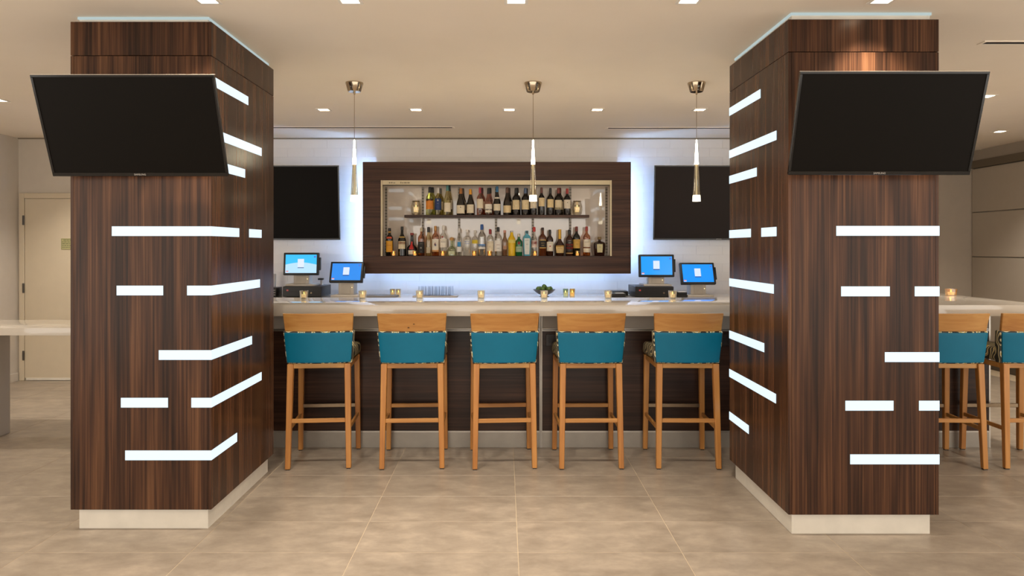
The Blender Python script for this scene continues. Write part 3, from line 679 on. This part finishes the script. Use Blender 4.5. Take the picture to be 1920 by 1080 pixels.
lowb('square sky blue gin bottle with white label', 988, 432, 15, 'gin', plain('sapphire_glass', '5fb4cf', .12, var=.05, coat=.3), CAP('23201e'), .12, [(.06, .70, 'e9ece6', .62)], [(.62, 'BOMBAY', .0095, '3c5c78'), (.46, 'O', .022, '56606a'), (.36, '––', .010, '3c5c78')], sq=4.0)
lowb('clear gin bottle with red cap and red white label', 1001.5, 425, 11.5, 'slim', g_clear, CAP('c9352e'), .16, [(.30, .54, 'e7cfc4', 1.1), (.40, .50, 'c7524c', 1.1)], [(.45, '–––', .012, 'f4ece4')], y=7.775)
lowb('square whisky bottle with slanted black and gold label', 1017.5, 426, 14, 'liquor', body('whisky', '5f3018'), CAP('1f1b18'), .10, [(.30, .54, '1e1a17', .85), (.27, .30, 'cfa85a', .85), (.54, .57, 'cfa85a', .85)], [(.45, 'BLACK', .012, 'd9b56a'), (.37, 'LABEL', .012, 'd9b56a')], sq=3.5, y=7.775)
lowb('brown whiskey bottle with white label and red dot', 1031, 430, 13, 'liquor', b_brown, CAP('211c19'), .17, [(.18, .54, 'efe6d2')], [(.485, 'JIM BEAM', .0085, '241f1c'), (.36, '●', .02, 'b5302a'), (.23, '––––', .010, '6a5a48')])
lowb('cognac bottle with tall gold neck and gold label', 1049.5, 429.5, 18, 'decanter', b_brown, CAP('d9a83a', .3), .36, [(.11, .36, 'e6c98c', 1.0), (.34, .39, 'c99a3c', 1.0)], [(.28, 'Hennessy', .0135, '8a3c1c'), (.18, '–––', .009, '6b4a20')])
lowb('whiskey bottle with black cap and red black label', 1067.5, 430, 14, 'liquor', b_brown, CAP('1d1a18'), .17, [(.16, .56, '2a2420'), (.26, .34, 'c23c30'), (.38, .46, 'c23c30'), (.09, .12, 'd9b878')], [(.50, 'JIM BEAM', .0085, 'efe6d8'), (.42, '– –', .013, 'f3d9cc')])
lowb('tall dark green whiskey bottle with gold label', 1081, 424, 14, 'liquor', body('dark_green', '15180f'), CAP('7a3228'), .16, [(.26, .56, 'd9ae54')], [(.51, 'JAMESON', .010, '4c2a12'), (.40, 'O', .02, '8a3c1c'), (.31, '–––', .009, '4c2a12')], y=7.775)
lowb('amber scotch bottle with red cap and two white labels', 1100, 424, 14, 'liquor', b_amber, CAP('a93a30'), .14, [(.30, .56, 'efe4cc'), (.12, .26, 'efe4cc')], [(.47, "DEWAR'S", .0115, '4c4030'), (.19, '––––', .009, '8a6a3c')])
lowb('broad flask shaped whisky bottle with cream crest, rightmost in the cabinet', 1124, 443.5, 22, 'flask', body('crown', '30160f'), CAP('7c6238', .3), .14, [(.18, .62, 'd9cfa0', .50)], [(.34, '––', .010, '5a5028'), (.46, 'W', .018, '7a6a34')], sy_=.62)
# the red emblem on the clear rum bottle is a disc of its own: found by its label and given a part
for o in list(bpy.data.objects):
    if o.get('label') == 'clear rum bottle with white cap and red round emblem':
        part('emblem', MB().lathe([(.001, 0), (.010, 0), (.010, .0008)], 14), plain('red_emblem', 'a8322e', .5), o, loc=(-.008, -r-.0004, h*.62), rot=(PI/2, 0, 0))
    if o.get('label') == 'amber rum bottle with white label and red lettering':
        for (dx, tz, w_, hh, c) in ((.0, .40, .010, .026, '8a3038'), (.006, .36, .010, .02, '35507e'), (-.006, .37, .006, .018, '6b4a30')):
            part('label_print', box(dx-w_/2, dx+w_/2, -r-.0022, -r+.002, tz*.333-hh/2, tz*.333+hh/2), plain('print_'+c, c, .6), o)

# ------------------------------------------------------------------ candles
M_VOT = glass('frosted_votive_glass', 'e6e0d0', .16, .3)
M_AMB = glass('amber_votive_glass', 'fbdf9c', .10, .2)
M_WAX = plain('candle_wax', 'f1e2bd', .5, var=.02)
M_WAXG = emit('lit_wax', 'ffdfa4', .8)
def flame_mesh():
    me = MB().lathe([(.001, 0), (.0035, .004), (.0045, .009), (.003, .016), (.0006, .023)], 10).mesh('flame'); me.materials.append(M_FLAME); return me
FL = flame_mesh()
def votive(label, x, y, z, s=.031, hh=.062, square=True, mat=None, group='candle holders'):
    t = thing('candle_holder', label, 'candle', (x, y, z), 0, group)
    mat = mat or M_VOT
    sq = 7.0 if square else 2.0
    wd = .0035
    k = 1/1.0
    prof = [(s*.86, 0), (s*1.0, hh), (s*1.0-wd, hh), (s*.86-wd, .006), (.001, .006)]
    part('glass_cup', MB().lathe(prof, 24, sq=sq), mat, t)
    c = part('candle', MB().lathe([(s*.62, .0065), (s*.70, hh*.52), (.001, hh*.50)], 16), M_WAXG, t)
    link('flame', FL, None, c, (0, 0, hh*.51))
    return t
vp = [(570, 'by the left cash drawer'), (680, 'in front of the lower left register screen'), (787, 'in front of the upturned glasses'), (902, 'on the bar left of the middle'),
      (1020, 'in front of the fruit bowl'), (1140, 'in front of the flat card readers'), (1261, 'beside the right cash drawer')]
for px, wl in vp: votive('lit square glass candle holder on the bar '+wl.replace('on the bar ', ''), PX(px, 5.68), 5.68, ZT)
votive('lit amber square candle holder at the right end of the bar counter', PX(1783, 6.0), 6.0, ZT, .038, .058, mat=M_AMB)
for px, wl in ((736, 'left one of the pair behind the bar near the dark mat'), (747, 'right one of the pair behind the bar near the dark mat')):
    votive('round lit candle glass, '+wl, PX(px, 7.62), 7.62, ZK, .031, .075, False)
for px, wl, gm in ((1060.5, 'greenish, beside the fruit bowl', glass('green_votive', 'e0ece0', .14, .2)), (1073, 'amber, second from the fruit bowl', glass('honey_votive', 'fcebc6', .12, .2))):
    votive('round lit candle glass, '+wl, PX(px, 7.5), 7.5, ZK, .031, .085, False, gm)
yv = 7.712
for px, wl in ((738, 'before the coffee liqueur'), (778, 'before the squat red ribboned bottle'), (830, 'before the clear rum bottle'), (889, 'before the yellow patch vodka'), (918, 'before the red capped cream label bottle'), (1003, 'before the red capped gin'), (1082.5, 'before the dark green whiskey')):
    votive('small amber candle cup '+wl, PX(px, yv), yv, BZ+.0005, .025, .056, False, M_AMB, 'amber candles in the cabinet')
for px, wl in ((780, 'left'), (1082, 'right')):
    x, y = PX(px, 7.78), 7.78
    t = thing('candle_jar', 'rounded clear jar with a lit candle at the %s end of the shelf' % wl, 'candle jar', (x, y, SZ+.0006), 0, 'candle jars')
    part('glass_jar', MB().lathe([(.040, 0), (.054, .02), (.061, .06), (.060, .10), (.050, .135), (.042, .15), (.045, .165), (.041, .165), (.038, .15), (.046, .133), (.056, .10), (.057, .06), (.050, .022), (.036, .006), (.001, .006)], 24), GL('jar', 'faf8f4', .05), t)
    part('wire_ring', MB().lathe([(.045, .150), (.048, .153), (.045, .157)], 24, caps=False), M_NICKEL, t)
    part('inner_cup', MB().lathe([(.030, .03), (.037, .05), (.036, .115), (.033, .115), (.034, .05), (.001, .034)], 20), GL('inner_cup', 'f8f3e8', .05), t)
    c = part('candle', MB().lathe([(.026, .0345), (.030, .092), (.001, .092)], 16), M_WAXG, t)
    link('flame', FL, None, c, (0, 0, .091))

# ------------------------------------------------------------------ registers and back bar things
def register(label, x, y, z, colh, sw, sh, tilt, yaw, scr_col, wave=False):
    t = thing('register_terminal', label, 'cash register', (x, y, z), yaw)
    part('base_plate', box(-.15, .15, -.13, .14, 0, .018), M_POSGREY, t, .004, 2)
    c = part('column', MB().box(-.085, .085, -.06, .08, .018, colh+.05), M_POSGREY, t, .006, 2)
    part('column_panel', MB().box(-.052, .048, -.064, -.0605, .024, colh+.01), plain('column_door', 'a79e92', .45), c, .001, 1)
    part('status_light', box(.063, .069, -.064, -.0602, colh*.62, colh*.62+.006), emit('status_led', 'fff0b0', 2.0), c)
    piv = (0, -.07, colh)
    r = (-tilt, 0, 0)
    h = part('screen_housing', box(-sw/2, sw/2, -.012, .030, 0, sh), M_BLACK, t, .009, 3, piv, r)
    part('card_slot', box(sw/2-.004, sw/2+.016, -.004, .03, .055, sh-.05), M_BLACK, t, .004, 2, piv, r)
    b = .024
    d = part('display', box(-sw/2+b, sw/2-b, -.0135, -.0122, b, sh-b*.9), emit('display_'+scr_col, scr_col, .92, .15), t, 0, 2, piv, r)
    if wave:
        pts = []; n = 14; x0, x1 = -sw/2+b, sw/2-b
        for i in range(n+1):
            u = i/n; pts.append((x0+(x1-x0)*u, b+(sh-2*b)*(.46+.12*math.sin(u*PI))))
        me = MB(); k = len(pts)
        mb = MB().prism([(x0, b), (x1, b)]+[p for p in reversed(pts)], .0, .0004)
        mb.v = [(p[0], -.0136-p[2], p[1]) for p in mb.v]
        part('screen_wave', mb, emit('screen_wave', 'a9d3f2', .9, .15), d)
    part('login_card', box(-.036, .032, -.0146, -.0137, sh*.36, sh*.72), emit('login_card', 'cfdcf2', .9, .2), d)
    part('card_caption', MB().box(-.036, .032, -.0146, -.0137, sh*.315, sh*.345), emit('card_caption', '3f4f9a', .5, .2), d)
    part('screen_flag', MB().box(-sw/2+b+.006, -sw/2+b+.034, -.0146, -.0137, b+.016, b+.024), emit('flag_red', 'd05a58', .8), d)
    part('screen_flag', MB().box(-sw/2+b+.006, -sw/2+b+.034, -.0146, -.0137, b+.006, b+.0155), emit('flag_pale', 'e6dbe2', .8), d)
    part('screen_icons', MB().box(sw/2-b-.03, sw/2-b-.008, -.0146, -.0137, sh-b-.03, sh-b-.012), emit('screen_icons', '4a6fd0', .8), d)
    return t
DH = .115
def drawer(label, xc, y0):
    t = thing('cash_drawer', label, 'cash drawer', (xc, y0, ZK))
    part('body', box(-.205, .205, .006, .41, .004, DH), M_BLACK, t, .004, 2)
    fr = part('drawer_front', box(-.205, .205, -.006, .005, .010, DH-.004), M_BLACK, t, .002, 1)
    part('lock', MB().lathe([(.010, 0), (.010, .004), (.001, .005)], 14), M_STEEL, fr, loc=(.10, -.006, .045), rot=(PI/2, 0, 0))
    part('badge', box(-.165, -.145, -.0075, -.006, .066, .082), plain('red_badge', 'b5484c', .4), fr)
    part('recess', box(-.14, .06, -.0068, -.0058, .060, .0625), M_DARK, fr)
yd = 7.40
drawer('black cash drawer under the left register, beside the left pillar', -2.155, yd)
drawer('black cash drawer under the right register', 1.605, yd)
register('register terminal standing on the left cash drawer, pale blue wave screen', PX(566, 7.55), 7.59, ZK+DH, .115, .385, .245, .10, .0, '1fb2ee', True)
register('register terminal on the back bar, right of the left cash drawer', PX(651, 7.58), 7.60, ZK, .15, .37, .235, .32, -.07, '2f86e2')
register('register terminal standing on the right cash drawer', PX(1230, 7.55), 7.59, ZK+DH, .095, .385, .245, .10, 0, '2696ee')
register('register terminal on the back bar beside the right pillar', PX(1307, 7.58), 7.60, ZK, .13, .385, .245, .32, .06, '0e8cf6')
t = thing('receipt_printer', 'black receipt printer beside the left pillar', 'printer', (PX(513, 7.5)-.03, 7.52, ZK))
part('body', box(-.08, .085, -.1, .1, 0, .10), M_BLACK, t, .006, 2)
part('slot_cover', MB().box(-.07, .075, -.103, -.099, .02, .026).box(-.07, .075, -.103, -.099, .045, .051).box(-.07, .075, -.103, -.099, .07, .076), M_POSGREY, t)
t = thing('desk_phone', 'dark handset post standing behind the receipt printer', 'telephone', (PX(513, 7.75)-.035, 7.78, ZK))
part('base', box(-.06, .06, -.08, .08, 0, .04), M_BLACK, t, .005, 2)
part('handset', MB().bar((.02, 0, .04), (.025, .02, .235), .045, .04, .05, .03), M_POSGREY, t, .006, 2)
t = thing('card_scanner', 'small black scanner perched on the left cash drawer', 'scanner', (PX(603, 7.72), 7.72, ZK+DH))
part('stem', MB().lathe([(.018, 0), (.014, .01), (.013, .055), (.001, .06)], 12), M_POSGREY, t)
part('head', box(-.035, .02, -.03, .03, .055, .075), M_BLACK, t, .004, 2)
t = thing('card_reader', 'flat black card reader left of the right cash drawer', 'card reader', (PX(1158, 7.45), 7.45, ZK))
part('body', box(-.075, .075, -.08, .08, 0, .042), M_BLACK, t, .006, 2)
part('keypad', box(-.03, .06, -.075, .02, .042, .045), M_POSGREY, t)
t = thing('key_tray', 'black tray of papers between card reader and right cash drawer', 'tray', (PX(1163, 7.62), 7.70, ZK))
part('tray', MB().box(-.09, .09, -.07, .09, 0, .05), M_BLACK, t, .005, 2)
t = thing('bill_folder', 'black folder lying between the right cash drawer and last register', 'folder', (PX(1278, 7.45), 7.45, ZK))
part('cover', box(-.06, .045, -.08, .02, 0, .028), M_BLACK, t, .003, 1)
part('cover', box(-.055, .04, -.075, .02, .029, .055), M_BLACK, t, .003, 1)
part('paper', box(-.05, .035, -.078, .015, .0555, .058), M_WHITE, t)
mt = part('bar_mat', box(-.19, .19, -.12, .12, 0, .014), M_RUBBER, None, .003, 1, (PX(713, 7.52), 7.50, ZK))
tag(mt, 'dark grey rubber bar mat right of the left register', 'mat')
mt = part('glass_mat', box(-.24, .24, -.10, .10, 0, .010), plain('grey_glass_mat', 'a09a94', .7), None, .003, 1, (PX(817, 7.52), 7.52, ZK))
tag(mt, 'grey mat under the upturned drinking glasses', 'mat')
g_tumb = glass('tumbler_glass', 'fbfdff', .03)
tumb = MB().lathe([(.034, 0), (.030, .105), (.001, .105), (.001, .098), (.027, .096), (.031, 0)], 20).mesh('drinking_glass'); tumb.materials.append(g_tumb)
gi = 0
for j in range(2):
    for i in range(5):
        o = link('drinking_glass', tumb, None, None, (PX(817, 7.52)-.155+i*.074+j*.02, 7.48+j*.078, ZK+.010))
        tag(o, 'clear tumbler turned upside down on the grey mat', 'glass', 'upturned tumblers'); gi += 1
bw = thing('fruit_bowl', 'dark shallow bowl of limes on the back bar', 'bowl', (PX(1020.5, 7.5), 7.5, ZK))
part('dish', MB().lathe([(.001, .024), (.035, .026), (.085, .050), (.119, .079), (.123, .078), (.088, .044), (.040, .018), (.028, .012), (.052, .002), (.055, 0), (.001, 0)], 32), M_BOWL, bw)
lm = MB().lathe([(.001, -.031), (.011, -.028), (.022, -.020), (.0275, -.006), (.0275, .006), (.022, .020), (.011, .027), (.004, .031), (.001, .032)], 16).mesh('lime'); lm.materials.append(M_LIME)
spots = [(.066*math.cos(k*PI/3+.2), .066*math.sin(k*PI/3+.2), .080) for k in range(6)]+[(0, 0, .104)]
for k, (a, b, c) in enumerate(spots):
    o = link('lime', lm, None, None, (PX(1020.5, 7.5)+a, 7.5+b, ZK+c), (.3*math.sin(k*2.1), .3*math.cos(k*1.7), k))
    tag(o, 'green lime piled in the dark bowl', 'lime', 'limes in the bowl')

# ------------------------------------------------------------------ pendants
CAN = MB().lathe([(.067, 0), (.067, -.008), (.060, -.03), (.050, -.066), (.046, -.070), (.001, -.070)], 32).mesh('canopy'); CAN.materials.append(M_NICKEL)
zt0, zt1, zt2, zt3 = PZ(263, 5.28), PZ(308, 5.28), PZ(366, 5.28), PZ(377.5, 5.28)
def cone(za, zb, ra, rb, n): return MB().lathe([(ra, za-CEIL), (rb, zb-CEIL)], 24).mesh(n)
TOP = MB().lathe([(.0145, zt1-CEIL), (.0095, (zt1+zt0)/2-CEIL), (.0045, zt0-CEIL), (.001, zt0+.004-CEIL)], 24).mesh('upper_glow'); TOP.materials.append(M_PEND)
MID = MB().lathe([(.0275, zt2-CEIL), (.0145, zt1-CEIL)], 24).mesh('clear_cone'); MID.materials.append(glass('pendant_glass', 'ebdfc4', .16, .05))
ROD = MB().lathe([(.008, zt2-CEIL), (.007, zt1-CEIL)], 14).mesh('inner_rod'); ROD.materials.append(emit('frosted_rod', 'f3e2bd', .45))
BOT = MB().lathe([(.0305, zt3-CEIL), (.0275, zt2-CEIL)], 24).mesh('lower_glow'); BOT.materials.append(emit('pendant_lower_glow', 'fff0cc', 3.0))
WIRE = MB().lathe([(.0022, -.085), (.0022, zt0-CEIL)], 8).mesh('wire'); WIRE.materials.append(M_NICKEL)
FER = MB().lathe([(.008, -.070), (.008, -.085), (.003, -.092)], 12).mesh('ferrule'); FER.materials.append(M_NICKEL)
for px, lb in ((664.5, 'slim glass cone pendant lamp hanging left of the bottle cabinet'), (999.5, 'slim glass cone pendant lamp hanging in front of the bottle cabinet'), (1306, 'slim glass cone pendant lamp hanging before the right wall television')):
    t = thing('pendant_lamp', lb, 'pendant lamp', (PX(px, 5.28), 5.28, CEIL), 0, 'pendant lamps over the bar')
    for n, me in (('canopy', CAN), ('ferrule', FER), ('wire', WIRE), ('upper_glow', TOP), ('clear_cone', MID), ('inner_rod', ROD), ('lower_glow', BOT)): link(n, me, None, t)

# ------------------------------------------------------------------ bar stools
def curved_panel(rows, th, n=14, bow=.03, pad=0.0):
    """rows: list of (z, half_width, y of the outer face at the middle); closed shell bowed towards -y"""
    mb = MB(); k = n+1
    for side in (0, 1):
        for z, hw, y in rows:
            for i in range(k):
                u = -1+2*i/n
                mb.v.append((u*hw, y+bow*u*u+(th if side else 0), z))
    R_ = len(rows); off = R_*k
    for j in range(R_-1):
        for i in range(n):
            a = j*k+i; mb.f.append((a, a+1, a+k+1, a+k)); b = off+a; mb.f.append((b+k, b+k+1, b+1, b))
        for i in (0, n):
            a = j*k+i; q = (a, a+k, off+a+k, off+a); mb.f.append(q if i == 0 else q[::-1])
    for i in range(n):
        mb.f.append((i+1, i, off+i, off+i+1)); a = (R_-1)*k+i; mb.f.append((a, a+1, off+a+1, off+a))
    return mb
def seat_mesh():
    mb = MB(); bm = None
    pts = lambda hw0, hw1, y0, y1: [(-hw0, y0), (hw0, y0), (hw1, y1), (-hw1, y1)]
    a, b = pts(.205, .236, -.17, .235), pts(.205, .236, -.17, .235)
    mb.quadbox([(x, y, .724) for x, y in a], [(x, y, .820) for x, y in b])
    return mb
def make_stool(steel):
    t = thing('bar_stool', 'x', 'bar stool', group='bar stools')
    zt = .722
    for s in (-1, 1):
        part('leg', MB().bar((s*.206, -.232, .006), (s*.194, -.196, zt), .034, .042, .034, .044), M_OAKV, t, .003, 1)
        part('leg', MB().bar((s*.214, .230, .006), (s*.205, .214, zt), .034, .040, .034, .042), M_OAKV, t, .003, 1)
        part('foot_glide', MB().bar((s*.206, -.232, 0), (s*.206, -.232, .006), .026), M_BLACK, t)
        part('foot_glide', MB().bar((s*.214, .230, 0), (s*.214, .230, .006), .026), M_BLACK, t)
        part('side_rail', MB().quadbox([(s*.204-.009, -.18, .688), (s*.204+.009, -.18, .688), (s*.208+.009, .195, .688), (s*.208-.009, .195, .688)], [(s*.204-.009, -.18, zt), (s*.204+.009, -.18, zt), (s*.208+.009, .195, zt), (s*.208-.009, .195, zt)]), M_OAK, t)
        part('side_stretcher', MB().quadbox([(s*.203-.008, -.205, .258), (s*.203+.008, -.205, .258), (s*.211+.008, .21, .258), (s*.211-.008, .21, .258)], [(s*.203-.008, -.205, .285), (s*.203+.008, -.205, .285), (s*.211+.008, .21, .285), (s*.211-.008, .21, .285)]), M_OAK, t, .002, 1)
    part('rear_rail', box(-.174, .174, -.205, -.185, .690, zt), M_OAK, t, .002, 1)
    part('front_rail', box(-.186, .186, .205, .225, .690, zt), M_OAK, t, .002, 1)
    part('rear_stretcher', box(-.185, .185, -.225, -.205, .317, .344), M_OAK, t, .002, 1)
    part('foot_rest', box(-.196, .196, .212, .234, .323, .351), M_STEEL if steel else M_OAK, t, .002, 1)
    st = part('seat', seat_mesh(), M_FAB, t, .03, 4)
    part('back_cushion', curved_panel([(.723, .222, -.224), (.76, .227, -.228), (.90, .239, -.243), (.949, .241, -.248)], .055, bow=.028), M_FAB, t, .006, 2)
    part('back_panel', curved_panel([(.731, .2155, -.238), (.738, .2165, -.240), (.76, .219, -.242), (.90, .230, -.256), (.932, .232, -.259), (.940, .232, -.258)], .015, bow=.028), M_BLUE, t, .004, 2)
    part('crest_rail', curved_panel([(.948, .230, -.246), (1.0, .233, -.256), (1.073, .2385, -.274)], .022, bow=.030), M_OAK, t, .003, 1)
    return t
stools = [(598, 619, True, 'bar stool nearest the left pillar, teal back and steel footrest'), (773, 782.5, False, 'second teal backed bar stool from the left, with knots in its wooden crest'),
          (946.5, 939, False, 'middle of the five teal backed bar stools at the bar'), (1108.5, 1092, False, 'teal backed bar stool right of the metal joint in the bar front'),
          (1290, 1262, True, 'bar stool nearest the right pillar, left of it, with steel footrest'), (1786, 1717, True, 'teal bar stool partly hidden behind the right pillar'),
          (1941, 1856, True, 'teal bar stool cut by the right edge of the picture')]
pw = make_stool(False); ps = make_stool(True); used = set()
for i, (pr, pf, st, lb) in enumerate(stools):
    src = ps if st else pw
    o = src if src.name not in used else copy_tree(src)
    used.add(src.name)
    xr, xf = PX(pr, 4.79), PX(pf, 5.25)
    o.location = ((xr+xf)/2, 5.008, 0); o.rotation_euler = (0, 0, -math.atan2(xf-xr, .462))
    o['label'] = lb
for dx, z_, w_ in ((.015, 1.002, .006), (-.022, .977, .007)):          # knots in the crest of the second stool
    o = [q for q in bpy.data.objects if q.get('label') == stools[1][3]][0]
    part('knot', MB().lathe([(.001, 0), (w_*.8, .0006), (w_, .0016), (w_, .004)], 12, sy=.5), plain('wood_knot', '4a2712', .5), o, loc=(dx, -.2585-(z_-1.0)*.25, z_), rot=(PI/2+.23, 0, .0))
